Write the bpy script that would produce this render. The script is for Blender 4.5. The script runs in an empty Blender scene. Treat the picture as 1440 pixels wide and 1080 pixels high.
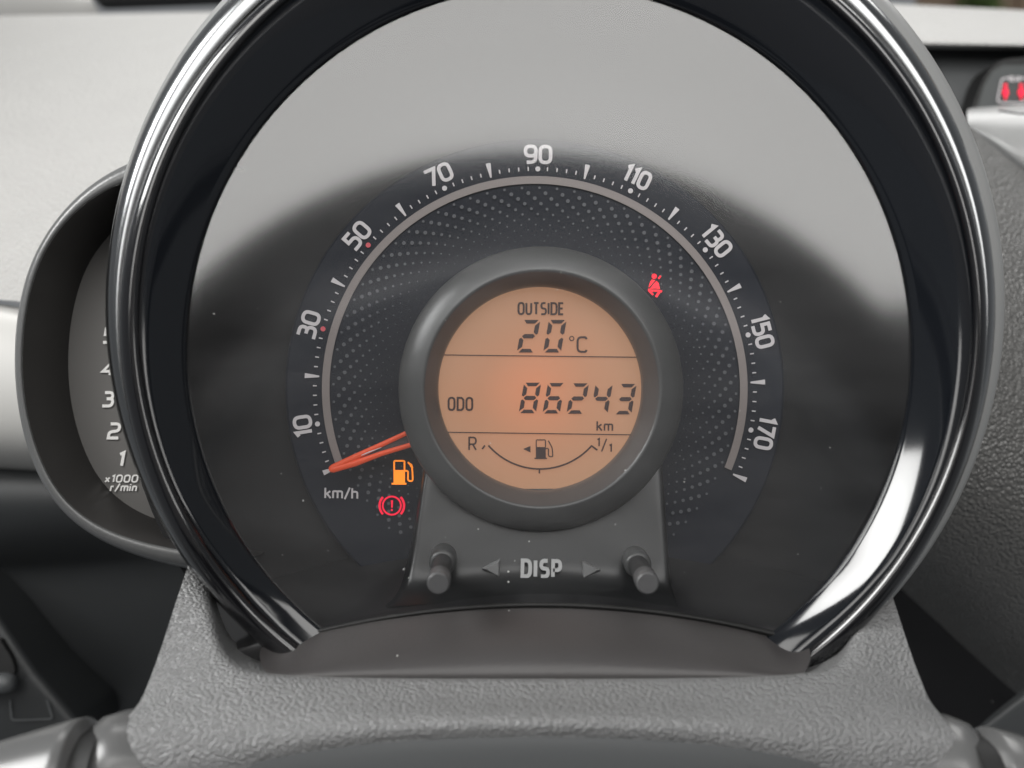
import bpy, bmesh, math, random
from mathutils import Vector, noise as mnoise
random.seed(7)
S = bpy.context.scene
COL = S.collection
R = math.radians

# ------------------------------------------------------------------ camera
# camera at the origin looking along +Y, dial plane parallel to XZ; metres
F, VX, VY = 1250.0, 690.0, 530.0
def at(px, py, d):
    """point that lies d metres in front of the camera, at that place of the photograph"""
    return Vector(((px - VX) * d / F, d, (VY - py) * d / F))
cam_data = bpy.data.cameras.new("camera")
cam = bpy.data.objects.new("camera", cam_data); COL.objects.link(cam)
cam.rotation_euler = (R(90), 0, 0)
cam_data.sensor_width = 36.0
cam_data.lens = 36.0 * F / 1440.0
cam_data.shift_x = (720 - VX) / 1440.0
cam_data.shift_y = -(540 - VY) / 1440.0
cam_data.clip_start = 0.01
cam_data.clip_end = 200
cam_data.dof.use_dof = True
cam_data.dof.focus_distance = 0.223
cam_data.dof.aperture_fstop = 11.0
S.camera = cam

# ------------------------------------------------------------------ world, lamps, exposure
W = bpy.data.worlds.new("World"); S.world = W; W.use_nodes = True
bg = W.node_tree.nodes["Background"]
bg.inputs[0].default_value = (0.93, 0.965, 1.0, 1); bg.inputs[1].default_value = 0.20
def area(name, loc, target, sx, sy, radiance, color=(1, 1, 1), spread=180):
    l = bpy.data.lights.new(name, 'AREA'); l.shape = 'RECTANGLE'; l.size = sx; l.size_y = sy
    l.energy = radiance * math.pi * sx * sy; l.color = color; l.spread = R(spread)
    o = bpy.data.objects.new(name, l); COL.objects.link(o); o.location = loc
    o.rotation_euler = (Vector(target) - Vector(loc)).to_track_quat('-Z', 'Y').to_euler()
    return o
area("windscreen_daylight", (0.10, 0.72, 0.92), (0.05, 0.28, -0.05), 1.5, 0.7, 4.0, (1.0, 0.99, 0.97))
area("roof_opening_daylight", (0.06, -0.60, 0.43), (0.03, 0.2, 0.09), 1.25, 0.74, 5.3, (1.0, 0.985, 0.96))
area("side_window_daylight", (-0.78, -0.10, 0.52), (0.03, 0.2, -0.02), 0.42, 0.42, 3.0, (1.0, 1.0, 0.985), 64)
vs = S.view_settings
vs.view_transform = 'Standard'; vs.look = 'None'; vs.exposure = 0.0; vs.gamma = 1.0
vs.use_curve_mapping = False
S.render.engine = 'CYCLES'
S.cycles.use_adaptive_sampling = True; S.cycles.adaptive_threshold = 0.02
S.cycles.max_bounces = 6; S.cycles.transparent_max_bounces = 12
S.cycles.use_denoising = True
S.cycles.caustics_reflective = False; S.cycles.caustics_refractive = False

# ------------------------------------------------------------------ materials
def new_mat(name):
    m = bpy.data.materials.new(name); m.use_nodes = True
    nt = m.node_tree
    return m, nt, nt.nodes["Principled BSDF"]
def N(nt, t, **kw):
    n = nt.nodes.new(t)
    for k, v in kw.items(): setattr(n, k, v)
    return n
def plastic(name, col, rough=0.5, grain=0.0, gscale=2500, gdist=0.0001, var=0.08, spec=0.5, coat=0.0,
            metallic=0.0, vscale=30, dust=0.0, rvar=0.0):
    m, nt, b = new_mat(name)
    co = N(nt, 'ShaderNodeTexCoord')
    nz = N(nt, 'ShaderNodeTexNoise'); nz.inputs['Scale'].default_value = vscale; nz.inputs['Detail'].default_value = 6
    nt.links.new(co.outputs['Object'], nz.inputs['Vector'])
    mp = N(nt, 'ShaderNodeMapRange'); mp.inputs[3].default_value = 1 - var; mp.inputs[4].default_value = 1 + var
    nt.links.new(nz.outputs[0], mp.inputs[0])
    mx = N(nt, 'ShaderNodeVectorMath', operation='SCALE'); mx.inputs[0].default_value = col
    nt.links.new(mp.outputs[0], mx.inputs['Scale'])
    colout = mx.outputs[0]
    if dust > 0:
        vo = N(nt, 'ShaderNodeTexVoronoi'); vo.inputs['Scale'].default_value = 260
        nt.links.new(co.outputs['Object'], vo.inputs['Vector'])
        n2 = N(nt, 'ShaderNodeTexNoise'); n2.inputs['Scale'].default_value = 90
        nt.links.new(co.outputs['Object'], n2.inputs['Vector'])
        mt = N(nt, 'ShaderNodeMath', operation='MULTIPLY'); mt.inputs[1].default_value = 0.12
        nt.links.new(n2.outputs[0], mt.inputs[0])
        lt = N(nt, 'ShaderNodeMath', operation='LESS_THAN')
        nt.links.new(vo.outputs['Distance'], lt.inputs[0]); nt.links.new(mt.outputs[0], lt.inputs[1])
        # keep only a few of the cells
        sp = N(nt, 'ShaderNodeSeparateColor'); nt.links.new(vo.outputs['Color'], sp.inputs[0])
        g = N(nt, 'ShaderNodeMath', operation='LESS_THAN'); g.inputs[1].default_value = dust
        nt.links.new(sp.outputs[0], g.inputs[0])
        mm = N(nt, 'ShaderNodeMath', operation='MULTIPLY')
        nt.links.new(lt.outputs[0], mm.inputs[0]); nt.links.new(g.outputs[0], mm.inputs[1])
        mc = N(nt, 'ShaderNodeMix', data_type='RGBA')
        nt.links.new(mm.outputs[0], mc.inputs[0]); nt.links.new(colout, mc.inputs[6])
        mc.inputs[7].default_value = (0.5, 0.5, 0.48, 1)
        colout = mc.outputs[2]
    nt.links.new(colout, b.inputs['Base Color'])
    b.inputs['Roughness'].default_value = rough
    if rvar:
        mr = N(nt, 'ShaderNodeMapRange'); mr.inputs[3].default_value = rough - rvar; mr.inputs[4].default_value = rough + rvar
        nt.links.new(nz.outputs[0], mr.inputs[0]); nt.links.new(mr.outputs[0], b.inputs['Roughness'])
    b.inputs['Specular IOR Level'].default_value = spec
    b.inputs['Coat Weight'].default_value = coat; b.inputs['Coat Roughness'].default_value = 0.04
    b.inputs['Metallic'].default_value = metallic
    if grain > 0:
        gn = N(nt, 'ShaderNodeTexNoise'); gn.inputs['Scale'].default_value = gscale; gn.inputs['Detail'].default_value = 2
        nt.links.new(co.outputs['Object'], gn.inputs['Vector'])
        bp = N(nt, 'ShaderNodeBump'); bp.inputs['Strength'].default_value = grain; bp.inputs['Distance'].default_value = gdist
        nt.links.new(gn.outputs[0], bp.inputs['Height']); nt.links.new(bp.outputs[0], b.inputs['Normal'])
    return m
def leather(name, col, scale=1000, strength=0.6, dist=0.00018, rough=0.5, stretch=(0.55, 1.0, 1.0), var=0.06, spec=0.5, rot=0.0):
    m, nt, b = new_mat(name)
    co = N(nt, 'ShaderNodeTexCoord')
    mpn = N(nt, 'ShaderNodeMapping'); mpn.inputs['Scale'].default_value = stretch
    mpn.inputs['Rotation'].default_value = (0, rot, rot)
    nt.links.new(co.outputs['Object'], mpn.inputs['Vector'])
    dn = N(nt, 'ShaderNodeTexNoise'); dn.inputs['Scale'].default_value = scale * 0.6; dn.inputs['Detail'].default_value = 2
    nt.links.new(mpn.outputs[0], dn.inputs['Vector'])
    sc = N(nt, 'ShaderNodeVectorMath', operation='SCALE'); sc.inputs['Scale'].default_value = 0.9 / scale
    nt.links.new(dn.outputs['Color'], sc.inputs[0])
    ad = N(nt, 'ShaderNodeVectorMath', operation='ADD')
    nt.links.new(mpn.outputs[0], ad.inputs[0]); nt.links.new(sc.outputs[0], ad.inputs[1])
    vo = N(nt, 'ShaderNodeTexVoronoi', feature='F1'); vo.inputs['Scale'].default_value = scale
    nt.links.new(ad.outputs[0], vo.inputs['Vector'])
    inv = N(nt, 'ShaderNodeMath', operation='SUBTRACT'); inv.inputs[0].default_value = 1.0
    nt.links.new(vo.outputs['Distance'], inv.inputs[1])
    bp = N(nt, 'ShaderNodeBump'); bp.inputs['Strength'].default_value = strength; bp.inputs['Distance'].default_value = dist
    nt.links.new(inv.outputs[0], bp.inputs['Height']); nt.links.new(bp.outputs[0], b.inputs['Normal'])
    nz = N(nt, 'ShaderNodeTexNoise'); nz.inputs['Scale'].default_value = 45; nz.inputs['Detail'].default_value = 5
    nt.links.new(co.outputs['Object'], nz.inputs['Vector'])
    mp = N(nt, 'ShaderNodeMapRange'); mp.inputs[3].default_value = 1 - var; mp.inputs[4].default_value = 1 + var
    nt.links.new(nz.outputs[0], mp.inputs[0])
    mx = N(nt, 'ShaderNodeVectorMath', operation='SCALE'); mx.inputs[0].default_value = col
    nt.links.new(mp.outputs[0], mx.inputs['Scale']); nt.links.new(mx.outputs[0], b.inputs['Base Color'])
    b.inputs['Roughness'].default_value = rough; b.inputs['Specular IOR Level'].default_value = spec
    return m
def glow(name, col, strength, base=None):
    m, nt, b = new_mat(name)
    b.inputs['Base Color'].default_value = (*(base or col), 1)
    b.inputs['Roughness'].default_value = 0.5
    b.inputs['Emission Color'].default_value = (*col, 1); b.inputs['Emission Strength'].default_value = strength
    return m

M = {}
M['dial'] = plastic('dial_print_black', (0.0075, 0.0100, 0.0170), 0.7, var=0.1, spec=0.25)
M['dial_back'] = plastic('dial_backing_black', (0.011, 0.011, 0.0117), 0.7, var=0.1, spec=0.3)
M['print_white'] = glow('print_white', (1.0, 0.93, 0.95), 0.05, (0.5, 0.475, 0.485))
M['tach_print'] = glow('tach_print_lifted', (1.0, 0.98, 0.95), 0.12, (0.85, 0.84, 0.82))  # brighter copy of the white print, glowing to offset weaker light
M['print_dot'] = plastic('print_dot_grey', (0.078, 0.082, 0.092), 0.6, var=0.05)
M['print_red'] = glow('print_red', (0.9, 0.08, 0.10), 0.08, (0.5, 0.06, 0.08))
M['arc'] = plastic('scale_arc_print', (0.22, 0.19, 0.18), 0.5, var=0.04)
M['needle'] = glow('needle_orange', (1.0, 0.11, 0.02), 0.2, (0.6, 0.06, 0.015))
M['needle_clear'] = plastic('needle_smoked_centre', (0.07, 0.06, 0.06), 0.25)
M['ring'] = plastic('ring_satin_grey', (0.056, 0.057, 0.057), 0.34, 0.25, 3000, 0.00005, var=0.05, spec=0.6)
M['pedestal'] = plastic('pedestal_satin_grey', (0.011, 0.0115, 0.012), 0.30, 0.12, 3000, 0.00004, var=0.08, dust=0.12)
M['emboss'] = plastic('raised_lettering_grey', (0.52, 0.52, 0.52), 0.3)
M['arrow'] = plastic('raised_arrow_grey', (0.2, 0.2, 0.2), 0.35)
M['button'] = plastic('button_grey', (0.07, 0.07, 0.072), 0.36, var=0.05)
M['shelf'] = plastic('shelf_black', (0.014, 0.014, 0.015), 0.5, 0.2, 2500, 0.00005, dust=0.04)
M['gloss'] = plastic('piano_black', (0.004, 0.004, 0.005), 0.14, coat=0.6, spec=0.6, rvar=0.02, dust=0.0)
M['tube'] = plastic('hood_inner_black', (0.006, 0.007, 0.009), 0.09, var=0.1, spec=0.55, coat=0.0, rvar=0.03)
M['chrome'] = plastic('smoked_chrome', (0.24, 0.245, 0.25), 0.2, metallic=1.0, var=0.04)
M['shell'] = plastic('shell_light_grey', (0.22, 0.222, 0.22), 0.32, 0.2, 2500, 0.00004)
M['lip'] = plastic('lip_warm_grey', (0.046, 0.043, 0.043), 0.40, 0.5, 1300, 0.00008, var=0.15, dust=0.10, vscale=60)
M['cover'] = leather('cover_leather_grain', (0.185, 0.186, 0.187), 1950, 1.0, 0.00044, 0.34, (0.62, 1, 1))
M['dash'] = leather('dash_fine_grain', (0.31, 0.306, 0.297), 600, 0.8, 0.0008, 0.6, (1, 1, 1), var=0.05)
M['dash_trim'] = plastic('dash_trim_light', (0.42, 0.415, 0.40), 0.35, 0.15, 1200, 0.00006, var=0.03)
M['dark_panel'] = plastic('dark_lower_panel', (0.016, 0.0175, 0.0185), 0.5, 0.3, 1500, 0.00008, var=0.2)
M['dark_grain'] = leather('centre_panel_grain', (0.085, 0.084, 0.081), 800, 1.0, 0.0007, 0.33, (1, 1, 1), var=0.08)
M['dark_panel_right'] = plastic('dark_panel_smooth', (0.012, 0.012, 0.013), 0.6, 0.2, 1500, 0.00006, var=0.2, spec=0.2, dust=0.03)
M['black'] = plastic('gap_black', (0.006, 0.006, 0.006), 0.6)
M['tach_rim'] = plastic('tach_rim_grey', (0.085, 0.086, 0.086), 0.32, 0.5, 1300, 0.00008)
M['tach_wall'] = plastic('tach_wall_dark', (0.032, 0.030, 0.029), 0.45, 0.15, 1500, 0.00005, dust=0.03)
M['tach_face'] = plastic('tach_face_grey', (0.165, 0.16, 0.154), 0.6, var=0.04)
M['stalk'] = plastic('stalk_light_grey', (0.10, 0.10, 0.10), 0.26, 0.1, 1500, 0.00004, var=0.03)
M['red_lamp'] = glow('red_lamp', (1.0, 0.004, 0.025), 0.85)
M['red_soft'] = glow('red_lamp_soft', (1.0, 0.006, 0.05), 0.5)
M['amber_lamp'] = glow('amber_lamp', (1.0, 0.25, 0.008), 1.0)
M['lcd_ink'] = plastic('lcd_ink', (0.045, 0.022, 0.02), 0.5, var=0.03)
M['rubber'] = plastic('wheel_rubber_black', (0.02, 0.02, 0.021), 0.55, 0.3, 1500, 0.0001)
M['silver'] = plastic('added_band_silver', (0.8, 0.8, 0.81), 0.42, metallic=1.0)
# lcd: amber backlight, brightest in the middle where the bulb sits
def lcd_mat():
    m, nt, b = new_mat('lcd_amber_backlight')
    co = N(nt, 'ShaderNodeTexCoord')
    ln = N(nt, 'ShaderNodeVectorMath', operation='DISTANCE')
    c = at(758, 548, 0.2125); ln.inputs[1].default_value = c
    nt.links.new(co.outputs['Object'], ln.inputs[0])
    nz = N(nt, 'ShaderNodeTexNoise'); nz.inputs['Scale'].default_value = 55; nz.inputs['Detail'].default_value = 1
    nt.links.new(co.outputs['Object'], nz.inputs['Vector'])
    ad = N(nt, 'ShaderNodeMath', operation='MULTIPLY_ADD'); ad.inputs[1].default_value = 0.008
    nt.links.new(nz.outputs[0], ad.inputs[0]); nt.links.new(ln.outputs['Value'], ad.inputs[2])
    mr = N(nt, 'ShaderNodeMapRange'); mr.inputs[1].default_value = 0.004; mr.inputs[2].default_value = 0.030
    nt.links.new(ad.outputs[0], mr.inputs[0])
    cr = N(nt, 'ShaderNodeValToRGB')
    e = cr.color_ramp.elements
    e[0].position = 0; e[0].color = (0.98, 0.33, 0.15, 1)
    e[1].position = 1; e[1].color = (0.58, 0.31, 0.175, 1)
    x = e.new(0.5); x.color = (0.70, 0.31, 0.16, 1)
    nt.links.new(mr.outputs[0], cr.inputs[0])
    nt.links.new(cr.outputs[0], b.inputs['Emission Color']); b.inputs['Emission Strength'].default_value = 0.57
    b.inputs['Base Color'].default_value = (0.14, 0.085, 0.055, 1); b.inputs['Roughness'].default_value = 0.45
    return m
M['lcd'] = lcd_mat()
# clear lens: real thin-pane Fresnel (two faces), smears that also paint in reflection haze
def lens_mat():
    m = bpy.data.materials.new('clear_lens'); m.use_nodes = True; nt = m.node_tree
    nt.nodes.clear()
    out = N(nt, 'ShaderNodeOutputMaterial')
    # Schlick reflectance of a thin pane, the same from either side
    ge = N(nt, 'ShaderNodeNewGeometry')
    dt = N(nt, 'ShaderNodeVectorMath', operation='DOT_PRODUCT')
    nt.links.new(ge.outputs['Incoming'], dt.inputs[0]); nt.links.new(ge.outputs['Normal'], dt.inputs[1])
    ab = N(nt, 'ShaderNodeMath', operation='ABSOLUTE'); nt.links.new(dt.outputs['Value'], ab.inputs[0])
    om = N(nt, 'ShaderNodeMath', operation='SUBTRACT'); om.inputs[0].default_value = 1.0; nt.links.new(ab.outputs[0], om.inputs[1])
    pw = N(nt, 'ShaderNodeMath', operation='POWER'); pw.inputs[1].default_value = 5.0; nt.links.new(om.outputs[0], pw.inputs[0])
    fr = N(nt, 'ShaderNodeMath', operation='MULTIPLY_ADD'); fr.inputs[1].default_value = 0.905; fr.inputs[2].default_value = 0.092
    nt.links.new(pw.outputs[0], fr.inputs[0])
    tr = N(nt, 'ShaderNodeBsdfTransparent'); tr.inputs[0].default_value = (0.95, 0.955, 0.96, 1)
    gl = N(nt, 'ShaderNodeBsdfGlossy'); gl.inputs['Roughness'].default_value = 0.11
    mx = N(nt, 'ShaderNodeMixShader')
    nt.links.new(fr.outputs[0], mx.inputs[0]); nt.links.new(tr.outputs[0], mx.inputs[1]); nt.links.new(gl.outputs[0], mx.inputs[2])
    co = N(nt, 'ShaderNodeTexCoord')
    mp = N(nt, 'ShaderNodeMapping'); mp.inputs['Rotation'].default_value = (0, R(24), 0); mp.inputs['Scale'].default_value = (16, 16, 70)
    nt.links.new(co.outputs['Object'], mp.inputs['Vector'])
    nz = N(nt, 'ShaderNodeTexNoise'); nz.inputs['Scale'].default_value = 1.0; nz.inputs['Detail'].default_value = 7; nz.inputs['Roughness'].default_value = 0.62
    nt.links.new(mp.outputs[0], nz.inputs['Vector'])
    mr = N(nt, 'ShaderNodeMapRange'); mr.inputs[1].default_value = 0.35; mr.inputs[2].default_value = 0.75; mr.inputs[3].default_value = 0.004; mr.inputs[4].default_value = 0.035
    nt.links.new(nz.outputs[0], mr.inputs[0])
    df = N(nt, 'ShaderNodeBsdfDiffuse'); df.inputs[0].default_value = (0.55, 0.55, 0.56, 1)
    m2 = N(nt, 'ShaderNodeMixShader')
    nt.links.new(mr.outputs[0], m2.inputs[0]); nt.links.new(mx.outputs[0], m2.inputs[1]); nt.links.new(df.outputs[0], m2.inputs[2])
    nt.links.new(m2.outputs[0], out.inputs[0])
    return m
M['lens'] = lens_mat()

# ------------------------------------------------------------------ mesh helpers
def link(name, verts, faces, mat, parent=None, smooth=False, mats=None, fmat=None):
    me = bpy.data.meshes.new(name); me.from_pydata([tuple(v) for v in verts], [], faces)
    for mm in (mats or [mat]): me.materials.append(mm)
    if fmat:
        for p, k in zip(me.polygons, fmat): p.material_index = k
    if smooth:
        for p in me.polygons: p.use_smooth = True
    me.update()
    o = bpy.data.objects.new(name, me); COL.objects.link(o)
    if parent: o.parent = parent
    return o
def empty(name, loc=(0, 0, 0)):
    o = bpy.data.objects.new(name, None); COL.objects.link(o); o.location = loc
    o.empty_display_size = 0.01
    return o
def tag(o, label=None, cat=None, group=None, kind=None):
    if label: o['label'] = label
    if cat: o['category'] = cat
    if group: o['group'] = group
    if kind: o['kind'] = kind
    return o
def grid(name, rows, mat, parent=None, sub=0, closed=False, thick=0.0, smooth=True):
    """loft a sheet through rows of points; sub = subdivision levels"""
    nr, nc = len(rows), len(rows[0]); v = [p for r in rows for p in r]; f = []
    for i in range(nr - 1):
        for j in range(nc if closed else nc - 1):
            k = (j + 1) % nc
            f.append((i * nc + j, i * nc + k, (i + 1) * nc + k, (i + 1) * nc + j))
    o = link(name, v, f, mat, parent, smooth)
    bm = bmesh.new(); bm.from_mesh(o.data); bmesh.ops.recalc_face_normals(bm, faces=bm.faces); bm.to_mesh(o.data); bm.free()
    if sub:
        m = o.modifiers.new('sub', 'SUBSURF'); m.levels = sub; m.render_levels = sub
    if thick:
        m = o.modifiers.new('thick', 'SOLIDIFY'); m.thickness = thick; m.offset = 0
    return o
def circle_px(cx, cy, r, d, a0=0, a1=360, n=96, wrap=True):
    pts = []
    for i in range(n if wrap else n + 1):
        a = R(a0 + (a1 - a0) * i / n)
        pts.append(at(cx + r * math.cos(a), cy - r * math.sin(a), d))
    return pts
def prism(name, poly, mat, d0, d1, parent=None, bevel=0.0):
    """px outline extruded from depth d0 (front) to d1 (back), keeping its real size"""
    n = len(poly)
    v = [at(x, y, d0) for x, y in poly]
    v += [Vector((p.x, d1, p.z)) for p in v[:n]]
    f = [tuple(range(n)), tuple(range(2 * n - 1, n - 1, -1))]
    f += [(i, (i + 1) % n, n + (i + 1) % n, n + i) for i in range(n)]
    o = link(name, v, f, mat, parent)
    bm = bmesh.new(); bm.from_mesh(o.data); bmesh.ops.recalc_face_normals(bm, faces=bm.faces); bm.to_mesh(o.data); bm.free()
    if bevel:
        m = o.modifiers.new('bevel', 'BEVEL'); m.width = bevel; m.segments = 3; m.limit_method = 'ANGLE'
        for p in o.data.polygons: p.use_smooth = True
    return o
# 2-D print: polygons in px at a depth, stroke text
class Print:
    def __init__(s, d): s.d = d; s.v = []; s.f = []; s.k = 0
    def poly(s, pts):
        b = len(s.v); dd = s.d - 4e-6 * (s.k % 40); s.k += 1
        s.v += [at(x, y, s.d) - Vector((0, s.d - dd, 0)) for x, y in pts]
        s.f.append(tuple(range(b, b + len(pts))))
    def strip(s, left, right, closed=False):
        b = len(s.v); dd = s.d - 4e-6 * (s.k % 40); s.k += 1; n = len(left)
        for p, q in zip(left, right):
            s.v += [at(p[0], p[1], s.d) - Vector((0, s.d - dd, 0)), at(q[0], q[1], s.d) - Vector((0, s.d - dd, 0))]
        for i in range(n if closed else n - 1):
            j = (i + 1) % n
            s.f.append((b + 2 * i, b + 2 * i + 1, b + 2 * j + 1, b + 2 * j))
    def stroke(s, pts, w, closed=False):
        pts = [Vector(p) for p in pts]; n = len(pts); L = []; Rr = []
        for i in range(n):
            if closed: a, c = pts[i - 1], pts[(i + 1) % n]
            else: a, c = pts[max(i - 1, 0)], pts[min(i + 1, n - 1)]
            p = pts[i]
            d1 = (p - a).normalized() if (p - a).length > 1e-9 else (c - p).normalized()
            d2 = (c - p).normalized() if (c - p).length > 1e-9 else d1
            n1 = Vector((-d1.y, d1.x)); n2 = Vector((-d2.y, d2.x)); m = n1 + n2
            if m.length < 1e-6: m = n1.copy()
            m.normalize(); k = min(1.0 / max(m.dot(n1), 0.35), 2.2)
            L.append(p + m * (w / 2 * k)); Rr.append(p - m * (w / 2 * k))
        s.strip(L, Rr, closed)
    def disc(s, x, y, r, n=14):
        s.poly([(x + r * math.cos(2 * math.pi * i / n), y + r * math.sin(2 * math.pi * i / n)) for i in range(n)])
    def build(s, name, mat, parent, kind=None):
        o = link(name, s.v, s.f, mat, parent)
        if kind: o['kind'] = kind
        return o
def fil(pts, closed=False, seg=6):
    """polyline whose points may carry a corner radius"""
    out = []; n = len(pts)
    for i, p in enumerate(pts):
        r = p[2] if len(p) > 2 else 0
        if r == 0 or (not closed and i in (0, n - 1)): out.append((p[0], p[1])); continue
        P = Vector(p[:2]); A = Vector(pts[i - 1][:2]); B = Vector(pts[(i + 1) % n][:2])
        ra = min(r, (A - P).length * 0.5 if (closed or i - 1 > 0) else (A - P).length)
        rb = min(r, (B - P).length * 0.5 if (closed or i + 1 < n - 1) else (B - P).length)
        q0 = P + (A - P).normalized() * ra; q1 = P + (B - P).normalized() * rb
        for k in range(seg + 1):
            t = k / seg; c = 0.12  # a little squarer than a parabola
            z = q0 * (1 - t) ** 2 + P * 2 * t * (1 - t) + q1 * t * t
            out.append((z.x, z.y))
    return out
def RR(x0, y0, x1, y1, r): return ('c', [(x0, y0, r), (x1, y0, r), (x1, y1, r), (x0, y1, r)])
def OP(*p): return ('o', list(p))
G = {  # width, strokes (y up, cap height 1)
 '0': (.62, [RR(0, 0, .62, 1, .31)]),
 '1': (.24, [OP((0, .84), (.22, .98), (.22, 0))]),
 '2': (.62, [OP((.02, 1), (.6, 1, .26), (.6, .52, .2), (.02, .42, .2), (.02, 0), (.64, 0))]),
 '3': (.60, [OP((.02, 1), (.56, 1, .24), (.56, .54, .2), (.2, .54)), OP((.3, .54), (.62, .54, .25), (.62, 0, .27), (0, 0))]),
 '4': (.66, [OP((.5, 0), (.5, 1), (0, .28), (.68, .28))]),
 '5': (.60, [OP((.56, 1), (.06, 1), (.06, .58), (.62, .58, .28), (.62, 0, .28), (0, 0))]),
 '6': (.62, [RR(0, 0, .62, .6, .28), OP((0, .3), (0, 1, .35), (.5, 1))]),
 '7': (.60, [OP((0, 1), (.62, 1), (.22, 0))]),
 '8': (.62, [RR(.03, .54, .59, 1, .23), RR(0, 0, .62, .54, .27)]),
 '9': (.62, [RR(0, .4, .62, 1, .28), OP((.62, .7), (.62, 0, .36), (.08, 0))]),
 'k': (.48, [OP((0, 0), (0, 1)), OP((.46, .68), (.02, .34)), OP((.16, .42), (.5, 0))]),
 'm': (.84, [OP((0, 0), (0, .7)), OP((0, .68), (.42, .68, .16), (.42, 0)), OP((.42, .68), (.84, .68, .16), (.84, 0))]),
 'h': (.48, [OP((0, 0), (0, 1)), OP((0, .66), (.48, .66, .2), (.48, 0))]),
 'n': (.46, [OP((0, 0), (0, .7)), OP((0, .66), (.46, .66, .2), (.46, 0))]),
 'r': (.30, [OP((0, 0), (0, .7)), OP((0, .66), (.32, .66))]),
 'i': (.04, [OP((0, 0), (0, .68)), OP((0, .84), (0, .98))]),
 'x': (.46, [OP((0, .66), (.46, 0)), OP((0, 0), (.46, .66))]),
 '/': (.44, [OP((0, -.08), (.46, 1.06))]),
 'D': (.58, [('c', [(0, 0), (.6, 0, .36), (.6, 1, .36), (0, 1)])]),
 'I': (.04, [OP((.02, 0), (.02, 1))]),
 'S': (.52, [OP((.5, 1), (0.02, 1, .26), (.02, .52, .22), (.54, .5, .22), (.54, 0, .26), (0, 0))]),
 'P': (.54, [OP((0, 0), (0, 1), (.56, 1, .27), (.56, .42, .27), (0, .42))]),
 'O': (.60, [RR(0, 0, .6, 1, .29)]),
 'U': (.56, [OP((0, 1), (0, 0, .28), (.56, 0, .28), (.56, 1))]),
 'T': (.54, [OP((0, 1), (.54, 1)), OP((.27, 1), (.27, 0))]),
 'E': (.46, [OP((.48, 1), (0, 1), (0, 0), (.48, 0)), OP((0, .52), (.42, .52))]),
 'C': (.58, [OP((.58, .86), (.55, 1, .1), (0, 1, .3), (0, 0, .3), (.55, 0, .1), (.58, .14))]),
 'R': (.54, [OP((0, 0), (0, 1), (.54, 1, .25), (.54, .46, .25), (0, .46)), OP((.28, .46), (.56, 0))]),
 'A': (.60, [OP((0, 0), (.3, 1), (.6, 0)), OP((.12, .34), (.48, .34))]),
 ' ': (.3, []),
}
def text(pr, s, cx, cy, h, w, ang=0.0, sx=1.0, gap=0.26, slant=0.0, mono=None):
    """write s centred on (cx, cy) px; ang = clockwise rotation in degrees; w = stroke width px"""
    tot = sum(G[c][0] * sx for c in s) + gap * (len(s) - 1)
    x = -tot / 2; ca, sa = math.cos(R(ang)), math.sin(R(ang))
    hh = h - w
    for c in s:
        gw, st = G[c]
        for kind, pts in st:
            q = fil(pts, kind == 'c')
            out = []
            for px, py in q:
                u = (x + px * sx + slant * (py - .5)) * hh; v = -(py - .5) * hh
                out.append((cx + u * ca - v * sa, cy + u * sa + v * ca))
            pr.stroke(out, w, kind == 'c')
        x += gw * sx + gap

at_real = at
def at(px, py, d): return at_real(px, py, d * 0.8)
# =================================================================== THE SETTING: dashboard behind
def hline(ya, yb, d, xs, bulge=0.0):
    """row of points over px columns xs, straight from (xs[0],ya) to (xs[-1],yb)"""
    return [at(x, ya + (yb - ya) * (x - xs[0]) / (xs[-1] - xs[0]), d) for x in xs]
dash = empty('dashboard', at(200, 300, 0.5))
dash.location = (0, 0, 0)
tag(dash, 'pale grey grained dashboard top rising behind the round instrument hood', 'dashboard')
xs = [-220, -60, 100, 260, 420, 580, 760, 940, 1120]
grid('dash_top', [hline(26, 2, 0.86, xs), hline(36, 8, 0.80, xs), hline(80, 60, 0.68, xs), hline(160, 150, 0.56, xs),
                  hline(270, 262, 0.47, xs), hline(360, 352, 0.425, xs), hline(402, 520, 0.405, [x for x in xs])], M['dash'], dash, sub=3)
# white fascia under the crease on the left
xs2 = [-200, -60, 20, 90, 160, 240]
grid('fascia', [hline(392, 470, 0.412, xs2), hline(400, 478, 0.402, xs2), hline(430, 505, 0.392, xs2), hline(520, 560, 0.385, xs2),
                hline(585, 620, 0.387, xs2), hline(625, 655, 0.397, xs2), hline(650, 680, 0.42, xs2), hline(660, 690, 0.46, xs2)], M['dash_trim'], dash, sub=3)
# dash top to the right of the hood, with the recess under it
xs3 = [1180, 1260, 1340, 1420, 1500, 1600]
grid('dash_ledge', [hline(2, 22, 0.80, xs3), hline(8, 24, 0.74, xs3), hline(22, 34, 0.66, xs3), hline(45, 54, 0.575, xs3), hline(56, 64, 0.555, xs3),
                    hline(62, 70, 0.556, xs3), hline(66, 74, 0.575, xs3)], M['dash'], dash, sub=3)

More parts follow.
